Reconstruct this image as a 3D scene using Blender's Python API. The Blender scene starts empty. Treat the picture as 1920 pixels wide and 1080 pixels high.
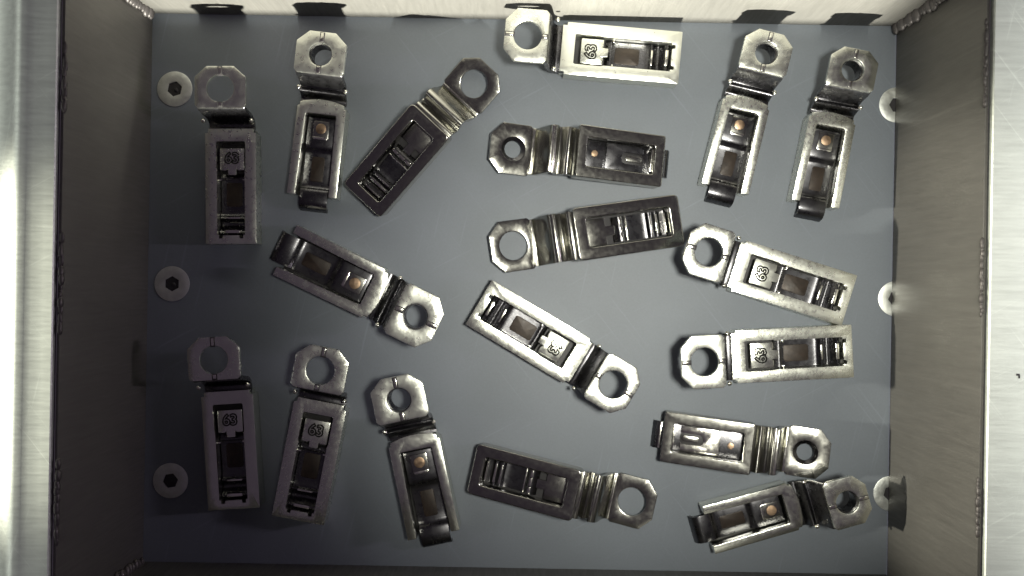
import bpy, bmesh, math, random
from mathutils import Vector, Matrix
random.seed(7)
S = 0.00015            # metres per floor pixel of the 1920x1080 photograph
H = 1663.0             # camera height in the same pixel units
WH = 321.0             # tray wall height
scn = bpy.context.scene
col = scn.collection

# ------------------------------------------------------------------ camera
cd = bpy.data.cameras.new('camera')
cd.sensor_width = 36.0
cd.lens = 36.0 * H / 1920.0
cd.clip_start = 0.005
cd.clip_end = 20
cam = bpy.data.objects.new('camera', cd)
cam.location = (0, 0, H * S)
col.objects.link(cam)
scn.camera = cam

# ------------------------------------------------------------------ world and lamps
w = bpy.data.worlds.new('World')
scn.world = w
w.use_nodes = True
bg = w.node_tree.nodes['Background']
bg.inputs[0].default_value = (0.90, 0.70, 1.0, 1)
bg.inputs[1].default_value = 0.05

def aim(o, src, dst):
    o.location = Vector(src) * S
    d = (Vector(dst) - Vector(src)).normalized()
    o.rotation_euler = d.to_track_quat('-Z', 'Y').to_euler()

def area(name, src, dst, sx, sy, power, color):
    l = bpy.data.lights.new(name, 'AREA')
    l.shape = 'RECTANGLE'; l.size = sx * S; l.size_y = sy * S
    l.energy = power; l.color = color
    o = bpy.data.objects.new(name, l); col.objects.link(o); aim(o, src, dst)
    return o

def spot(name, src, dst, cone, blend, radius, power, color):
    l = bpy.data.lights.new(name, 'SPOT')
    l.spot_size = math.radians(cone); l.spot_blend = blend
    l.shadow_soft_size = radius * S; l.energy = power; l.color = color
    o = bpy.data.objects.new(name, l); col.objects.link(o); aim(o, src, dst)
    return o

WARM = (1.0, 0.99, 0.87)
spot('lamp_overhead', (330, 20, 1900), (285, 40, 0), 49, 1.0, 110, 3.2, WARM)
spot('lamp_near', (-60, -3000, 1060), (-5, 520, 60), 22.4, 0.22, 55, 105.0, WARM)
spot('lamp_left', (-4000, -60, 1130), (720, -110, 165), 11.0, 0.5, 60, 27.0, (1.0, 0.96, 0.80))
area('lamp_right', (2100, 60, 900), (-700, 0, 80), 60, 300, 0.22, (0.95, 0.80, 1.0))
area('fill_rim_right', (960, 0, 520), (940, 0, 0), 1300, 50, 0.03, (0.97, 1.0, 0.93))  # added fill light, only there to brighten the right flange
area('fill_rim_left', (-960, 0, 520), (-940, 0, 0), 1300, 50, 0.03, (0.97, 1.0, 0.93))  # same added fill for the left flange
scn.view_settings.view_transform = 'Standard'
scn.view_settings.look = 'None'
scn.view_settings.exposure = 0
scn.view_settings.gamma = 1

# ------------------------------------------------------------------ materials
def mat(name, color, metallic=0.0, rough=0.5, rough_var=0.0, nscale=1500, bump=0.0, bscale=2500,
        stretch=(1, 1, 1), colvar=0.0, spec=0.5, dark=None, dscale=600, rrand=0.0, scuffs=False):
    m = bpy.data.materials.new(name)
    m.use_nodes = True
    nt = m.node_tree; N = nt.nodes; L = nt.links
    b = N['Principled BSDF']
    b.inputs['Base Color'].default_value = (*color, 1)
    b.inputs['Metallic'].default_value = metallic
    b.inputs['Roughness'].default_value = rough
    b.inputs['Specular IOR Level'].default_value = spec
    tc = N.new('ShaderNodeTexCoord'); oi = N.new('ShaderNodeObjectInfo')
    mul = N.new('ShaderNodeVectorMath'); mul.operation = 'MULTIPLY_ADD'
    cmb = N.new('ShaderNodeCombineXYZ')
    for k in range(3): L.new(oi.outputs['Random'], cmb.inputs[k])
    mp = N.new('ShaderNodeMapping'); mp.inputs['Scale'].default_value = stretch
    L.new(tc.outputs['Object'], mp.inputs['Vector'])
    mul.inputs[0].default_value = (1, 1, 1)
    L.new(mp.outputs['Vector'], mul.inputs[0]); mul.inputs[1].default_value = (1, 1, 1)
    L.new(cmb.outputs[0], mul.inputs[2])
    def noise(scale, detail=4):
        n = N.new('ShaderNodeTexNoise'); n.inputs['Scale'].default_value = scale
        n.inputs['Detail'].default_value = detail
        L.new(mul.outputs[0], n.inputs['Vector'])
        return n
    if rough_var:
        n = noise(nscale)
        r = N.new('ShaderNodeMapRange')
        r.inputs[1].default_value = 0.3; r.inputs[2].default_value = 0.7
        r.inputs[3].default_value = max(0.03, rough - rough_var); r.inputs[4].default_value = rough + rough_var
        L.new(n.outputs[0], r.inputs[0]); L.new(r.outputs[0], b.inputs['Roughness'])
        if rrand:
            q = N.new('ShaderNodeMath'); q.operation = 'MULTIPLY_ADD'
            L.new(oi.outputs['Random'], q.inputs[0]); q.inputs[1].default_value = rrand; q.inputs[2].default_value = -rrand / 2
            ad = N.new('ShaderNodeMath'); ad.operation = 'ADD'; ad.use_clamp = True
            L.new(r.outputs[0], ad.inputs[0]); L.new(q.outputs[0], ad.inputs[1]); L.new(ad.outputs[0], b.inputs['Roughness'])
    if colvar:
        n = noise(nscale * 0.6, 6)
        r = N.new('ShaderNodeMapRange')
        r.inputs[1].default_value = 0.3; r.inputs[2].default_value = 0.7
        r.inputs[3].default_value = 1 - colvar; r.inputs[4].default_value = 1 + colvar
        L.new(n.outputs[0], r.inputs[0])
        mx = N.new('ShaderNodeVectorMath'); mx.operation = 'SCALE'
        mx.inputs[0].default_value = color
        L.new(r.outputs[0], mx.inputs['Scale']); 
        src = mx.outputs[0]
        if dark:
            n2 = noise(dscale, 5)
            r2 = N.new('ShaderNodeMapRange')
            r2.inputs[1].default_value = 0.55; r2.inputs[2].default_value = 0.72
            L.new(n2.outputs[0], r2.inputs[0])
            mm = N.new('ShaderNodeMix'); mm.data_type = 'RGBA'
            L.new(r2.outputs[0], mm.inputs[0]); L.new(src, mm.inputs[6])
            mm.inputs[7].default_value = (*dark, 1); src = mm.outputs[2]
        if scuffs:
            fac = None
            for ang, st in ((0.5, (25, 900, 1)), (-0.9, (18, 1100, 1)), (1.35, (30, 800, 1))):
                m2 = N.new('ShaderNodeMapping'); m2.vector_type = 'TEXTURE'
                m2.inputs['Rotation'].default_value = (0, 0, ang)
                m2.inputs['Scale'].default_value = tuple(1 / k for k in st)
                L.new(tc.outputs['Object'], m2.inputs['Vector'])
                n3 = N.new('ShaderNodeTexNoise'); n3.inputs['Scale'].default_value = 1.0; n3.inputs['Detail'].default_value = 2
                L.new(m2.outputs[0], n3.inputs['Vector'])
                r3 = N.new('ShaderNodeMapRange'); r3.inputs[1].default_value = 0.66; r3.inputs[2].default_value = 0.76
                L.new(n3.outputs[0], r3.inputs[0])
                if fac is None: fac = r3.outputs[0]
                else:
                    mxx = N.new('ShaderNodeMath'); mxx.operation = 'MAXIMUM'
                    L.new(fac, mxx.inputs[0]); L.new(r3.outputs[0], mxx.inputs[1]); fac = mxx.outputs[0]
            sm_ = N.new('ShaderNodeTexNoise'); sm_.inputs['Scale'].default_value = 38; sm_.inputs['Detail'].default_value = 6
            L.new(tc.outputs['Object'], sm_.inputs['Vector'])
            k1 = N.new('ShaderNodeMath'); k1.operation = 'MULTIPLY_ADD'
            L.new(sm_.outputs[0], k1.inputs[0]); k1.inputs[1].default_value = 0.26; k1.inputs[2].default_value = 0.87
            k2 = N.new('ShaderNodeMath'); k2.operation = 'MULTIPLY_ADD'
            L.new(fac, k2.inputs[0]); k2.inputs[1].default_value = 0.16; L.new(k1.outputs[0], k2.inputs[2])
            sc2 = N.new('ShaderNodeVectorMath'); sc2.operation = 'SCALE'
            L.new(src, sc2.inputs[0]); L.new(k2.outputs[0], sc2.inputs['Scale']); src = sc2.outputs[0]
        L.new(src, b.inputs['Base Color'])
    if bump:
        n = noise(bscale, 5)
        bp = N.new('ShaderNodeBump'); bp.inputs['Strength'].default_value = bump
        bp.inputs['Distance'].default_value = 2 * S
        L.new(n.outputs[0], bp.inputs['Height']); L.new(bp.outputs[0], b.inputs['Normal'])
    return m

M = {}
M['floor'] = mat('grey_plastic_sheet', (0.160, 0.180, 0.208), 0, 0.50, 0.02, 3000, 0.04, 2500, colvar=0.035, spec=0.5, scuffs=True)
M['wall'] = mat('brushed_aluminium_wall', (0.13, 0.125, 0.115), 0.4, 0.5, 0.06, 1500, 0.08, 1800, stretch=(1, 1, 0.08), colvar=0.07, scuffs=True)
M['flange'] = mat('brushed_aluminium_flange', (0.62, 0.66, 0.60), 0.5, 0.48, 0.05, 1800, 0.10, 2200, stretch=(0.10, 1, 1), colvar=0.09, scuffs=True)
M['weld'] = mat('weld_metal', (0.09, 0.082, 0.08), 0.5, 0.5, 0.1, 800, 0.15, 1500, colvar=0.1)
M['bright'] = mat('zinc_plated_steel', (0.80, 0.81, 0.73), 1, 0.27, 0.035, 700, 0.09, 1300, colvar=0.05, rrand=0.08)
M['smooth'] = mat('rolled_steel', (0.36, 0.355, 0.325), 1, 0.21, 0.03, 900, 0.025, 1100, colvar=0.03, rrand=0.06)
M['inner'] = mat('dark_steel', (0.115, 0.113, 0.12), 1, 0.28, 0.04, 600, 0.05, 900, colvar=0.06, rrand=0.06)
M['edge'] = mat('polished_steel', (0.88, 0.87, 0.78), 1, 0.18, 0.05, 900, 0.15, 900, colvar=0.05)
M['copper'] = mat('copper', (0.37, 0.26, 0.175), 1, 0.46, 0.1, 900, 0.3, 700, colvar=0.3, rrand=0.2)
M['brown'] = mat('brown_lacquer', (0.03, 0.02, 0.014), 0.3, 0.45, 0.05, 900, 0.1, 1500, colvar=0.3)
M['ink'] = mat('stamp_groove', (0.02, 0.02, 0.018), 0.0, 0.8, spec=0.1)
M['screw'] = mat('screw_steel', (0.80, 0.82, 0.78), 0.9, 0.40, 0.06, 900, 0.12, 1500, colvar=0.1)
M['void'] = mat('recess_shade_and_fleck', (0.03, 0.028, 0.03), 0.2, 0.5)  # near-black stands in for shade inside recesses; also colours the flange fleck

# ------------------------------------------------------------------ mesh helpers (pixel units, scaled by S)
def finish(bm, name, m, parent=None, bevel=0.0, seg=2, angle=32, smooth=True):
    bmesh.ops.remove_doubles(bm, verts=bm.verts, dist=0.01)
    bmesh.ops.recalc_face_normals(bm, faces=bm.faces)
    if bevel:
        es = [e for e in bm.edges if len(e.link_faces) == 2 and e.calc_face_angle() > math.radians(30)]
        if es:
            bmesh.ops.bevel(bm, geom=es, offset=bevel, segments=seg, profile=0.6, affect='EDGES', clamp_overlap=True)
    bmesh.ops.scale(bm, vec=(S, S, S), verts=bm.verts)
    me = bpy.data.meshes.new(name)
    bm.to_mesh(me); bm.free()
    if smooth:
        for p in me.polygons: p.use_smooth = True
        me.set_sharp_from_angle(angle=math.radians(angle))
    me.materials.append(M[m] if isinstance(m, str) else m)
    o = bpy.data.objects.new(name, me)
    col.objects.link(o)
    if parent: o.parent = parent
    return o

def add_box(bm, x0, x1, y0, y1, z0, z1):
    v = [bm.verts.new((x, y, z)) for x in (x0, x1) for y in (y0, y1) for z in (z0, z1)]
    for f in ((0, 1, 3, 2), (4, 6, 7, 5), (0, 4, 5, 1), (2, 3, 7, 6), (0, 2, 6, 4), (1, 5, 7, 3)):
        bm.faces.new([v[i] for i in f])

def add_prism(bm, pts, z0, z1):
    lo = [bm.verts.new((x, y, z0)) for x, y in pts]
    hi = [bm.verts.new((x, y, z1)) for x, y in pts]
    n = len(pts)
    bm.faces.new(lo[::-1]); bm.faces.new(hi)
    for i in range(n):
        bm.faces.new((lo[i], lo[(i + 1) % n], hi[(i + 1) % n], hi[i]))

def ray_poly(c, a, poly):
    d = (math.cos(a), math.sin(a)); best = None
    for i in range(len(poly)):
        p, q = poly[i], poly[(i + 1) % len(poly)]
        ex, ey = q[0] - p[0], q[1] - p[1]
        den = d[0] * ey - d[1] * ex
        if abs(den) < 1e-9: continue
        wx, wy = p[0] - c[0], p[1] - c[1]
        t = (wx * ey - wy * ex) / den
        u = (wx * d[1] - wy * d[0]) / den
        if t > 0 and -1e-6 <= u <= 1 + 1e-6 and (best is None or t < best): best = t
    return (c[0] + d[0] * best, c[1] + d[1] * best)

def circle(c, r, n=32, a0=0.0):
    return [(c[0] + r * math.cos(a0 + 2 * math.pi * i / n), c[1] + r * math.sin(a0 + 2 * math.pi * i / n)) for i in range(n)]

def round_rect(x0, x1, y0, y1, r, n=4):
    out = []
    for cx, cy, a in ((x1 - r, y1 - r, 0), (x0 + r, y1 - r, 90), (x0 + r, y0 + r, 180), (x1 - r, y0 + r, 270)):
        for i in range(n + 1):
            t = math.radians(a + 90 * i / n)
            out.append((cx + r * math.cos(t), cy + r * math.sin(t)))
    return out

def add_ring(bm, c, outer, inner, z0, z1, zi0=None, zi1=None):
    angs = sorted(set(round(math.atan2(p[1] - c[1], p[0] - c[0]), 4) for p in outer + inner))
    o = [ray_poly(c, a, outer) for a in angs]; i_ = [ray_poly(c, a, inner) for a in angs]
    zi0 = z0 if zi0 is None else zi0; zi1 = z1 if zi1 is None else zi1
    A = [bm.verts.new((*p, z0)) for p in o]; B = [bm.verts.new((*p, z1)) for p in o]
    C = [bm.verts.new((*p, zi0)) for p in i_]; D = [bm.verts.new((*p, zi1)) for p in i_]
    n = len(angs)
    for k in range(n):
        j = (k + 1) % n
        for f in ((A[k], A[j], B[j], B[k]), (C[k], D[k], D[j], C[j]), (B[k], B[j], D[j], D[k]), (A[k], C[k], C[j], A[j])):
            try: bm.faces.new(f)
            except ValueError: pass

def add_sheet(bm, prof, hw, th, hw2=None):
    """sheet metal: profile (x, z) of the upper face, thickness downward, across y"""
    n = len(prof); up = []; dn = []
    for k, (x, z) in enumerate(prof):
        a = prof[max(0, k - 1)]; b = prof[min(n - 1, k + 1)]
        d = Vector((b[0] - a[0], b[1] - a[1])).normalized(); nn = Vector((d.y, -d.x)) * th
        h = hw if hw2 is None else hw + (hw2 - hw) * k / (n - 1)
        up.append([bm.verts.new((x, s * h, z)) for s in (-1, 1)])
        dn.append([bm.verts.new((x + nn.x, s * h, z + nn.y)) for s in (-1, 1)])
    for k in range(n - 1):
        bm.faces.new((up[k][0], up[k + 1][0], up[k + 1][1], up[k][1]))
        bm.faces.new((dn[k][1], dn[k + 1][1], dn[k + 1][0], dn[k][0]))
        for s in (0, 1):
            bm.faces.new((up[k][s], dn[k][s], dn[k + 1][s], up[k + 1][s]))
    for k in (0, n - 1):
        bm.faces.new((up[k][0], up[k][1], dn[k][1], dn[k][0]))

def smooth_prof(pts, sub=5):
    out = []
    P = [pts[0]] + list(pts) + [pts[-1]]
    for i in range(1, len(P) - 2):
        p0, p1, p2, p3 = (Vector(q) for q in P[i - 1:i + 3])
        for k in range(sub):
            t = k / sub
            v = 0.5 * ((2 * p1) + (-p0 + p2) * t + (2 * p0 - 5 * p1 + 4 * p2 - p3) * t * t + (-p0 + 3 * p1 - 3 * p2 + p3) * t ** 3)
            out.append((v.x, v.y))
    out.append(tuple(pts[-1]))
    return out

def add_blob(bm, c, r, sx=1, sy=1, sz=1, u=10, v=6):
    m = Matrix.Translation(c) @ Matrix.Diagonal((r * sx, r * sy, r * sz, 1))
    bmesh.ops.create_uvsphere(bm, u_segments=u, v_segments=v, radius=1, matrix=m)

def tag(o, label=None, cat=None, group=None, kind=None):
    for k, v in (('label', label), ('category', cat), ('group', group), ('kind', kind)):
        if v: o[k] = v
    return o

# ------------------------------------------------------------------ the tray (structure)
TH = math.radians(-1.0)
TC = (974 - 960, 540 - 551)
HX, HY = 697.0, 514.0
def in_tray(o):
    o.location = (TC[0] * S, TC[1] * S, 0)
    o.rotation_euler = (0, 0, TH)
    return o
bm = bmesh.new()
add_prism(bm, [(-HX - 60, -HY - 60), (HX + 60, -HY - 60), (HX + 60, HY + 60), (-HX - 60, HY + 60)], -30, 0)
floor = in_tray(finish(bm, 'floor', 'floor'))
tag(floor, 'matt grey plastic sheet under all the clips', None, None, 'structure')

WT = 5.0
def wall(name, label, x0, x1, y0, y1, z0=-2):
    bm = bmesh.new()
    add_box(bm, x0, x1, y0, y1, z0, WH)
    o = in_tray(finish(bm, name, 'wall', bevel=1.0))
    return tag(o, label, None, None, 'structure')
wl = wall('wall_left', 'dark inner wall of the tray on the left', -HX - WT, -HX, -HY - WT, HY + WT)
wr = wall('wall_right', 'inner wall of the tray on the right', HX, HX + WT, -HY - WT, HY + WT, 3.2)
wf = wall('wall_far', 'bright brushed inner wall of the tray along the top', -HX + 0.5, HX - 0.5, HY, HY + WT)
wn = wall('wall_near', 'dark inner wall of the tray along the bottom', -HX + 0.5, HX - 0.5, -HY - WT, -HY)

def flange(name, label, s):
    prof = [(705, WH + 5), (706.5, WH + 7), (720, WH + 7), (738, WH + 7), (748, WH + 8.5), (756, WH + 10.5),
            (764, WH + 10), (772, WH + 6), (784, WH - 1), (800, WH - 6), (900, WH - 14)] if s < 0 else \
           [(705, WH + 5), (706.5, WH + 7), (730, WH + 7), (790, WH + 7), (860, WH + 7), (960, WH + 7)]
    bm = bmesh.new()
    n = 40
    rows = []
    for x, z in prof:
        rows.append([bm.verts.new((s * x, -900 + 1800 * k / n, z)) for k in range(n + 1)])
    und = [[bm.verts.new((s * x, -900 + 1800 * k / n, z - 10)) for k in (0, n)] for x, z in (prof[0], prof[-1])]
    for a, b in zip(rows, rows[1:]):
        for k in range(n): bm.faces.new((a[k], a[k + 1], b[k + 1], b[k]))
    bm.faces.new((rows[0][0], und[0][0], und[0][1], rows[0][n]))
    bm.faces.new((und[0][0], und[1][0], und[1][1], und[0][1]))
    o = in_tray(finish(bm, name, 'flange', angle=50))
    return tag(o, label, None, None, 'structure')
flange('flange_left', 'brushed metal rim flange of the tray with bright ridge, left', -1)
fr_ = flange('flange_right', 'flat bright brushed metal rim flange of the tray, right', 1)

bm = bmesh.new()
add_box(bm, 747, 752, -108, -105, WH + 6.8, WH + 7.6)
add_box(bm, 750, 752.5, -112, -107, WH + 6.8, WH + 7.7)
finish(bm, 'fleck', 'void', fr_)

def bead(parent, p0, p1, r, n, flat=0.5):
    bm = bmesh.new()
    for i in range(n):
        t = (i + 0.5) / n
        c = Vector(p0).lerp(Vector(p1), t) + Vector((random.uniform(-.12, .12), random.uniform(-.12, .12), 0)) * r
        add_blob(bm, c, r * random.uniform(0.65, 1.15), 0.6, 1.3, flat * random.uniform(0.8, 1.5))
    o = finish(bm, 'weld_bead', 'weld', parent, angle=80)
    return o
def rim_y(v): return -(v - 551) / 1.239
for a, b in ((95, 222), (455, 632), (880, 1030)):
    bead(wl, (-HX - 1, rim_y(a), WH - 2), (-HX - 1, rim_y(b), WH - 2), 7.5, int((b - a) / 7))
for a, b in ((20, 180), (432, 575), (880, 985)):
    bead(wr, (HX + 1, rim_y(a), WH - 2), (HX + 1, rim_y(b), WH - 2), 6.5, int((b - a) / 7))
bead(wf, (HX - 4, HY - 4, 8), (HX - 4, HY - 4, 200), 12, 16, 0.7)
bead(wf, (-HX + 4, HY - 4, 8), (-HX + 4, HY - 4, 200), 10, 15, 0.7)
bead(wn, (-HX + 4, -HY + 4, 8), (-HX + 4, -HY + 4, 200), 10, 15, 0.7)

# ------------------------------------------------------------------ countersunk socket screws
def screw(u, v, label, turn):
    root = bpy.data.objects.new('socket_screw', None); col.objects.link(root)
    root.empty_display_size = 0.002
    root.location = ((u - 960) * S, (540 - v) * S, 0)
    root.rotation_euler = (0, 0, turn)
    bm = bmesh.new()
    add_ring(bm, (0, 0), circle((0, 0), 33, 48), circle((0, 0), 14.5, 6), 0.2, 1.6, -14, 2.2)
    finish(bm, 'head', 'screw', root, bevel=0.9)
    bm = bmesh.new()
    add_prism(bm, circle((0, 0), 14.0, 6), 0.15, 0.4)
    add_blob(bm, (1.5, -2.5, 0.6), 4.2, 1, 1, 0.35)
    finish(bm, 'hex_socket', 'void', root)
    return tag(root, label, 'screw', 'hex socket screws holding the floor sheet')
screw(328, 167, 'dim hex socket screw in the shade beside the upper left clip', 0.3)
screw(323, 532, 'hex socket screw halfway down the left side of the floor', 0.5)
screw(320, 901, 'hex socket screw at lower left beside the clip by the bottom', 0.15)
screw(1681, 197, 'hex socket screw half hidden by the right wall, near the top', 0.0)
screw(1679, 560, 'hex socket screw half hidden by the right wall, at mid height', 0.1)
screw(1670, 925, 'hex socket screw half hidden by the right wall, near the bottom', 0.25)

# ------------------------------------------------------------------ clip prototypes
def eye(root, L, z0, z1, hw, hole_x, hole_r, m, ch=25):
    outer = [(0, -hw + ch), (0, hw - ch), (ch * 0.9, hw), (L - 6, hw), (L, hw - 6), (L, -hw + 6), (L - 6, -hw), (ch * 0.9, -hw)]
    bm = bmesh.new()
    add_ring(bm, (hole_x, 0), outer, circle((hole_x, 0), hole_r, 40), z0, z1)
    return finish(bm, 'eye_plate', m, root, bevel=2.2, seg=2)

def small(root, name, m, boxes=(), blobs=(), bevel=0.8, prisms=()):
    bm = bmesh.new()
    for b in boxes: add_box(bm, *b)
    for p, z0, z1 in prisms: add_prism(bm, p, z0, z1)
    if bevel:
        es = list(bm.edges)
        bmesh.ops.bevel(bm, geom=es, offset=bevel, segments=2, profile=0.6, affect='EDGES', clamp_overlap=True)
    for c, r, sx, sy, sz in blobs: add_blob(bm, c, r, sx, sy, sz)
    return finish(bm, name, m, root)

def digits(root, x, y, z, size):
    cu = bpy.data.curves.new('number_curve', 'FONT')
    cu.body = '63'; cu.size = size; cu.align_x = 'CENTER'; cu.align_y = 'CENTER'
    cu.fill_mode = 'NONE'; cu.offset = 0.03 * size; cu.bevel_depth = 0.05 * size; cu.bevel_resolution = 1
    cu.resolution_u = 4; cu.space_character = 1.0
    t = bpy.data.objects.new('tmp', cu); col.objects.link(t)
    dg = bpy.context.evaluated_depsgraph_get()
    me = bpy.data.meshes.new_from_object(t.evaluated_get(dg))
    bpy.data.objects.remove(t)
    bm = bmesh.new(); bm.from_mesh(me); bpy.data.meshes.remove(me)
    bmesh.ops.transform(bm, matrix=Matrix.Translation((x, y, z)) @ Matrix.Rotation(math.pi / 2, 4, 'Z') @ Matrix.Diagonal((1, 1, 0.6, 1)), verts=bm.verts)
    return finish(bm, 'stamped_number', 'ink', root)

def new_root(name='terminal_clip'):
    r = bpy.data.objects.new(name, None); r.empty_display_size = 0.005
    col.objects.link(r); return r

ZF, ZE = 40.0, 105.0
NECK_UP = smooth_prof([(74, ZE - 3), (80, ZE - 4), (84, ZE - 14), (87, 70), (91, 44), (98, 31), (106, 30), (114, 33)], 4)

def proto_stamped():
    """eye raised, closed frame facing up, stamped number in the window"""
    r = new_root(); L = 338
    eye(r, 81, ZE - 10, ZE, 49, 43, 26, 'bright', 23)
    for x0, x1, h in ((0.8, 19, 4.5), (69, 80.5, 5.0)):
        sm = small(r, 'seam', 'void', [(x0, x1, -h, h, ZE - 4, ZE + 0.5)], bevel=0.3)
        small(sm, 'seam_pin', 'edge', [(x0 + 1.5, x1 - 2.5, -h + 1.8, h - 1.8, ZE - 2, ZE + 1.8)])
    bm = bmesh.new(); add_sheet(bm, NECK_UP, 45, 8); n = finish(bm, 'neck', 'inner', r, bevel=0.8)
    small(n, 'bend_corner_glint', 'edge', blobs=[((97, 47, 60), 4.6, 1, 1, 1)], bevel=0)  # polished ball at the bend relief, shaped to stand for its glint
    small(n, 'bend_corner_glint', 'edge', blobs=[((97, -47, 60), 4.6, 1, 1, 1)], bevel=0)
    outer = [(109, -44), (117, -44), (118, -50), (L - 1, -50), (L, -49), (L, 49), (L - 1, 50), (118, 50), (117, 44), (109, 44)]
    inner = [(134, -27), (137, -29), (187, -29), (192, -27.5), (320, -27.5), (320, -24), (327, -24), (327, -17), (321, -16),
             (321, 16), (327, 17), (327, 24), (320, 24), (320, 27.5), (192, 27.5), (187, 29), (137, 29), (134, 27)]
    bm = bmesh.new(); add_ring(bm, (228, 0), outer, inner, 0, ZF); finish(bm, 'frame', 'bright', r, bevel=1.8)
    t = [(147, -24), (147, 24), (190, 24), (191, 12), (188, 9), (200, 8), (200, -8), (188, -9), (191, -12), (190, -24)]
    bm = bmesh.new(); add_prism(bm, t, 24, 31); tb = finish(bm, 'stamped_tab', 'bright', r, bevel=1.2)
    digits(tb, 167, 0, 31.3, 29)
    bm = bmesh.new()
    add_sheet(bm, smooth_prof([(196, 12), (206, 16), (214, 14), (262, 14), (278, 16), (285, 22), (292, 14), (300, 12), (308, 22), (314, 28), (319, 22)], 4), 26, 5)
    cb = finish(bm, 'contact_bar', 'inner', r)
    small(cb, 'recess', 'brown', prisms=[(round_rect(214, 262, -16, 16, 5), 12.5, 15.6)])
    small(cb, 'ridge', 'edge', [(283.4, 287, -15, 14, 20, 24)])
    small(cb, 'end_strip', 'edge', [(310, 316, -15, 15, 24, 31)])
    small(r, 'side_glint', 'edge', [(208, 211, 21, 28.5, 14, 30)])  # polished sliver that draws the glint at the window side
    small(r, 'side_glint', 'edge', [(208, 211, -28.5, -21, 14, 30)])
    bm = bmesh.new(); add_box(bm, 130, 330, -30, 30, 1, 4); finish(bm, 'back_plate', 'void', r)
    return r, L

def proto_open():
    """eye raised, U frame open at the tail with the tongue running out, copper rivet"""
    r = new_root(); L = 338
    eye(r, 81, ZE - 10, ZE, 48, 43, 22, 'bright', 23)
    bm = bmesh.new(); add_ring(bm, (43, 0), circle((43, 0), 26, 32), circle((43, 0), 20, 32), ZE - 44, ZE - 9)
    finish(bm, 'collar', 'inner', r)
    for x0, x1, h in ((1.5, 20.6, 4.6), (65, 80.5, 5.0)):
        sm = small(r, 'seam', 'void', [(x0, x1, -h, h, ZE - 4, ZE + 0.5)], bevel=0.3)
        small(sm, 'seam_pin', 'edge', [(x0 + 1.2, x1 - 1.2, -h + 1.7, h - 1.7, ZE - 2, ZE + 2.2)], bevel=1.0)
    bm = bmesh.new()
    add_sheet(bm, smooth_prof([(74, ZE - 3), (80, ZE - 4), (84, ZE - 14), (88, 72), (95, 48), (104, 52), (109, 44), (115, 32), (122, 32)], 4), 45, 8)
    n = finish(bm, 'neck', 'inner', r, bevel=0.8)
    small(n, 'bend_corner_glint', 'edge', blobs=[((100, 46, 56), 4.8, 1, 1, 1)], bevel=0)  # ball shaped to stand for the glint at the bend relief
    small(n, 'bend_corner_glint', 'edge', blobs=[((100, -46, 56), 4.8, 1, 1, 1)], bevel=0)
    # U frame with sloping inner faces
    fr = []
    for k in range(9):
        y = 44 - 88 * k / 8
        fr.append((117 + 8 * (y / 44) ** 2, y))
    outer = fr + [(132, -44), (133, -48.5), (309, -49.5), (309, -33), (148, -30), (146, -27), (146, 27), (148, 30), (309, 33), (309, 49.5), (133, 48.5), (132, 44)]
    bm = bmesh.new(); add_prism(bm, outer, 0, ZF + 2); finish(bm, 'frame', 'bright', r, bevel=4.5, seg=2)
    bm = bmesh.new()
    add_sheet(bm, smooth_prof([(146, 8), (150, 20), (158, 23), (205, 23), (216, 18), (228, 15), (284, 15), (296, 22), (312, 25), (324, 24), (333, 17), (338, 1)], 4), 27.5, 6)
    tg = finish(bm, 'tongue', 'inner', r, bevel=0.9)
    small(tg, 'recess', 'brown', prisms=[(round_rect(228, 278, -13, 13, 4), 13, 16.8)])
    small(tg, 'contact_pad', 'smooth', [(157, 193, -16, 16, 21, 25.5)], bevel=2)
    small(tg, 'pad_edge', 'edge', [(189, 194.5, -14, 14, 21, 26)], bevel=1.5)
    bm = bmesh.new()
    add_prism(bm, circle((173, 0), 10.5, 24), 24, 28); finish(bm, 'rivet', 'copper', tg, bevel=1.5)
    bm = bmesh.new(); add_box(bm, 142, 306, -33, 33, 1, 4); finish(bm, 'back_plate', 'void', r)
    return r, L

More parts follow.
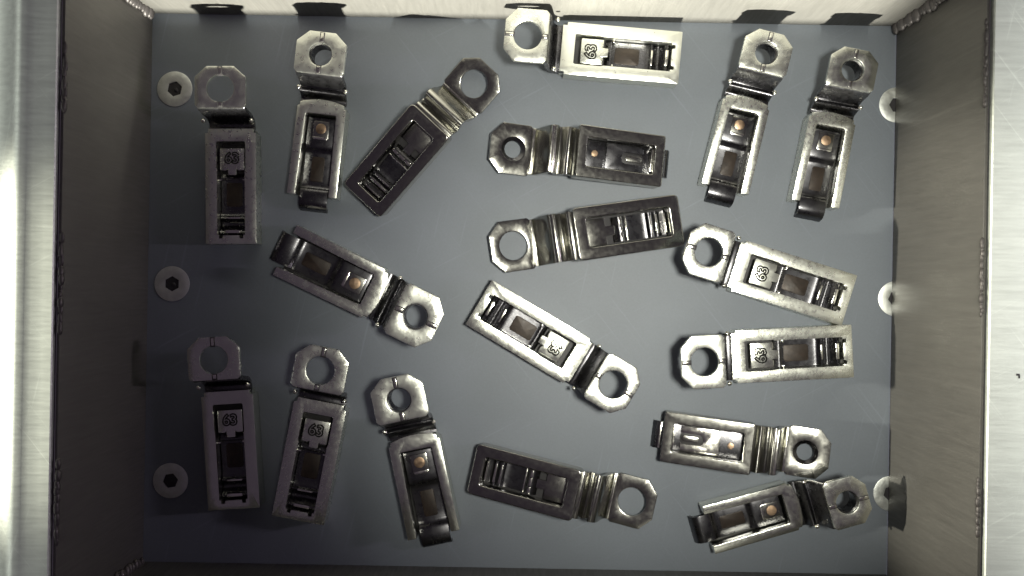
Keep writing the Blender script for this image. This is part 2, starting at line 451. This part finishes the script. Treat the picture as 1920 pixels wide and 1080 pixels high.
def proto_back():
    """turned over: eye low, humped neck, closed rounded frame high, no number"""
    r = new_root(); L = 360
    eye(r, 86, 0, 10, 50, 46, 28, 'smooth')
    bm = bmesh.new()
    add_sheet(bm, smooth_prof([(82, 8), (87, 9), (91, 10), (97, 30), (102, 60), (108, 73), (116, 77), (123, 72), (129, 62), (134, 66), (139, 78), (144, 82), (152, 82)], 4), 46, 8)
    n = finish(bm, 'neck', 'smooth', r, bevel=0.8)
    small(n, 'fold_edge', 'edge', [(84.5, 88.5, -46, 46, 7, 12)], bevel=1.5)
    outer = round_rect(147, L, -50, 50, 9, 4)
    inner = round_rect(171, 338, -28, 28, 5, 3)
    bm = bmesh.new(); add_ring(bm, (255, 0), outer, inner, 60, 98); finish(bm, 'frame', 'smooth', r, bevel=5.5, seg=3, angle=60)
    t = [(173, -26), (173, 26), (214, 26), (214, 9), (232, 9), (232, -9), (214, -9), (214, -26)]
    bm = bmesh.new(); add_prism(bm, t, 68, 74); finish(bm, 'back_tab', 'smooth', r, bevel=1.2)
    bm = bmesh.new()
    add_sheet(bm, smooth_prof([(229, 68), (237, 77), (243, 79), (248, 72), (253, 76), (258, 72), (294, 70), (300, 78), (305, 79), (309, 73), (314, 79), (319, 78), (324, 70), (336, 70)], 4), 24, 5)
    cb = finish(bm, 'contact_bar', 'inner', r)
    small(cb, 'ridge', 'edge', [(254, 256.5, -24, 24, 72, 77.5)])
    small(cb, 'ridge', 'edge', [(303, 306, -19, 19, 76, 80)])
    small(cb, 'ridge', 'edge', [(314, 318, -19, 19, 76, 80.5)])
    small(cb, 'crossbar', 'edge', [(241, 246, 10, 24, 74, 80)])
    small(cb, 'crossbar', 'edge', [(241, 246, -8, 8, 74, 80.5)])
    small(cb, 'crossbar', 'edge', [(241, 246, -24, -10, 74, 80)])
    small(r, 'end_strip', 'edge', [(332, 335, -19, 19, 72, 82)])
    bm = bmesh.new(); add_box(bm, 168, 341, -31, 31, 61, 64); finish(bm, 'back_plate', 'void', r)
    return r, L

def proto_tongue_back(dull):
    """turned over: eye low, two ridges on the neck, closed frame, tongue end sticking out past it"""
    r = new_root(); L = 352
    eye(r, 84, 0, 10, 50, 47, 24, 'smooth')
    bm = bmesh.new(); add_ring(bm, (47, 0), circle((47, 0), 23.8, 32), circle((47, 0), 17, 32), -0.5, 9, -0.5, 4)
    finish(bm, 'collar', 'inner', r)
    bm = bmesh.new()
    add_sheet(bm, smooth_prof([(80, 8), (85, 10), (90, 10), (96, 28), (101, 52), (106, 68), (113, 74), (120, 70), (125, 60), (131, 62), (138, 72), (144, 74), (150, 68), (158, 66)], 4), 46, 8)
    n = finish(bm, 'neck', 'smooth', r, bevel=0.8)
    small(n, 'fold_edge', 'edge', [(83, 88.5, -45, 45, 7, 12.5)], bevel=1.8)
    small(n, 'fold_edge', 'edge', [(106, 111.5, -45, 45, 66, 74.5)], bevel=2)
    outer = round_rect(155, 330, -50, 50, 4, 3)
    inner = round_rect(173, 310, -28, 28, 4, 3)
    bm = bmesh.new(); add_ring(bm, (242, 0), outer, inner, 56, 92); finish(bm, 'frame', 'smooth', r, bevel=3.0, seg=3, angle=60)
    bm = bmesh.new()
    add_sheet(bm, smooth_prof([(174, 66), (300, 66), (318, 70), (330, 72), (344, 70), (352, 60)], 4), 27, 6)
    tg = finish(bm, 'tongue', 'inner', r, bevel=0.8)
    # plate with a U-shaped slot: two arms and a web, tab inside
    pm = 'inner' if dull else 'edge'
    pl = [(218, -25), (218, 25), (294, 25), (294, 11), (258, 11), (252, 8), (249, 0), (252, -8), (258, -11), (294, -11), (294, -25)]
    bm = bmesh.new(); add_prism(bm, pl, 66, 74); finish(bm, 'slotted_plate', pm, tg, bevel=1.0)
    small(tg, 'slot_shade', 'void', prisms=[(round_rect(250, 296, -11.5, 11.5, 8), 66, 68)], bevel=0.4)  # dark plate laid in the slot as its painted shade
    small(tg, 'slot_tab', 'smooth', prisms=[(round_rect(259, 292, -6, 6, 5), 66, 72)])
    bm = bmesh.new(); add_prism(bm, circle((196, 2), 6.5, 20), 66, 69); finish(bm, 'rivet', 'copper', tg, bevel=1.0)
    small(r, 'end_strip', 'edge', [(306, 310.5, -22, 22, 72, 84)], bevel=1.5)  # polished bar drawn as the glint at the window end
    small(r, 'end_strip', 'edge', [(333, 338, -26, 26, 70, 75)] if not dull else [(174, 176, -5, 5, 68, 78)], bevel=1)
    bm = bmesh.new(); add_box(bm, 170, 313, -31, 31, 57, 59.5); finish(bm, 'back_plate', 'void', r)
    return r, L

PITCH = 12.0
def kids(o): return [c for c in col.objects if c.parent == o]
def copy_tree(o, parent=None):
    c = o.copy(); col.objects.link(c)
    if parent is not None: c.parent = parent
    for k in kids(o): copy_tree(k, c)
    return c

def verts_of(o):
    for k in kids(o):
        for v in k.data.vertices: yield v.co
        for g in kids(k):
            for v in g.data.vertices: yield v.co

protos = {'A': proto_stamped(), 'B': proto_open(), 'C': proto_back(), 'D': proto_tongue_back(True), 'E': proto_tongue_back(False)}
low = {}
for k, (r, L) in protos.items():
    p = math.radians(PITCH) if k in 'CDE' else 0
    low[k] = min(-v.x * math.sin(p) + v.z * math.cos(p) for v in verts_of(r)) / S
used = set()
GROUPS = {'A': 'clips lying with the stamped number up', 'B': 'clips lying with the open frame and copper rivet up',
          'C': 'clips lying on their face without tongue', 'D': 'clips lying on their face with tongue sticking out',
          'E': 'clips lying on their face with tongue sticking out'}
def clip(k, tip, tail, label):
    src, L = protos[k]
    if k in used: o = copy_tree(src)
    else: o = src; used.add(k)
    p = math.radians(PITCH) if k in 'CDE' else 0.0
    base = -low[k] + 0.4
    zt = (ZE if p == 0 else base + 10)
    zl = (ZF if p == 0 else base + 95 * math.cos(p) - L * math.sin(p))
    if k == 'B': zl = 20
    a = Vector(((tip[0] - 960), (540 - tip[1]))) * (1 - zt / H)
    b = Vector(((tail[0] - 960), (540 - tail[1]))) * (1 - zl / H)
    d = b - a
    ex = L * math.cos(p) + (95 * math.sin(p) if p else 0)
    sc = d.length / ex
    rz = math.atan2(d.y, d.x)
    roll = math.radians(random.uniform(-1.0, 1.0))
    o.rotation_euler = (Matrix.Rotation(rz, 3, 'Z') @ Matrix.Rotation(p, 3, 'Y') @ Matrix.Rotation(roll, 3, 'X')).to_euler()
    o.scale = (sc, sc, sc)
    o.location = (a.x * S, a.y * S, base * sc * S)
    return tag(o, label, 'clip', GROUPS[k])

clip('A', (408, 121), (432, 457), 'very dark clip with stamped number beside the top left floor screw')
clip('B', (603, 57), (585, 396), 'bright upright clip with copper rivet, at top left between two dark clips')
clip('C', (918, 122), (678, 377), 'dull slanting clip at upper middle with its eye pointing to the top right')
clip('A', (946, 60), (1276, 108), 'bright clip stamped 63 touching the bright top wall')
clip('D', (917, 273), (1266, 306), 'dull clip with dark tongue pointing right, below the clip at the top wall')
clip('B', (1449, 56), (1348, 382), 'upper right clip with copper rivet, left one of the tilted pair')
clip('B', (1612, 88), (1518, 410), 'upper right clip with copper rivet, beside the right wall')
clip('C', (918, 467), (1277, 412), 'dull brown frame clip with shiny white eye at the centre, eye pointing left')
clip('B', (821, 614), (513, 456), 'dark slanting clip with copper rivet left of centre, eye at lower right')
clip('A', (1288, 460), (1593, 564), 'bright clip stamped 63 at right, tilted down, above the level one')
clip('A', (1278, 681), (1599, 658), 'bright level clip stamped 63 at right, below the tilted one')
clip('A', (1189, 743), (898, 566), 'brightest slanting clip with white frame at the centre, eye at lower right')
clip('A', (395, 632), (438, 955), 'nearly black clip with stamped number at lower left beside the bottom left screw')
clip('A', (608, 651), (558, 976), 'dim grey clip with stamped number at lower left, second from the left wall')
clip('B', (740, 706), (822, 1026), 'upright clip with copper rivet at the bottom, left of the level clip')
clip('C', (1230, 953), (885, 879), 'dull clip with rounded frame at bottom middle, eye pointing right')
clip('E', (1559, 856), (1221, 817), 'clip with bright slotted plate and tongue pointing left, at lower right')
clip('B', (1633, 933), (1299, 997), 'clip with copper rivet in the bottom right corner, eye beside the wall screw')
bpy.context.view_layer.update()
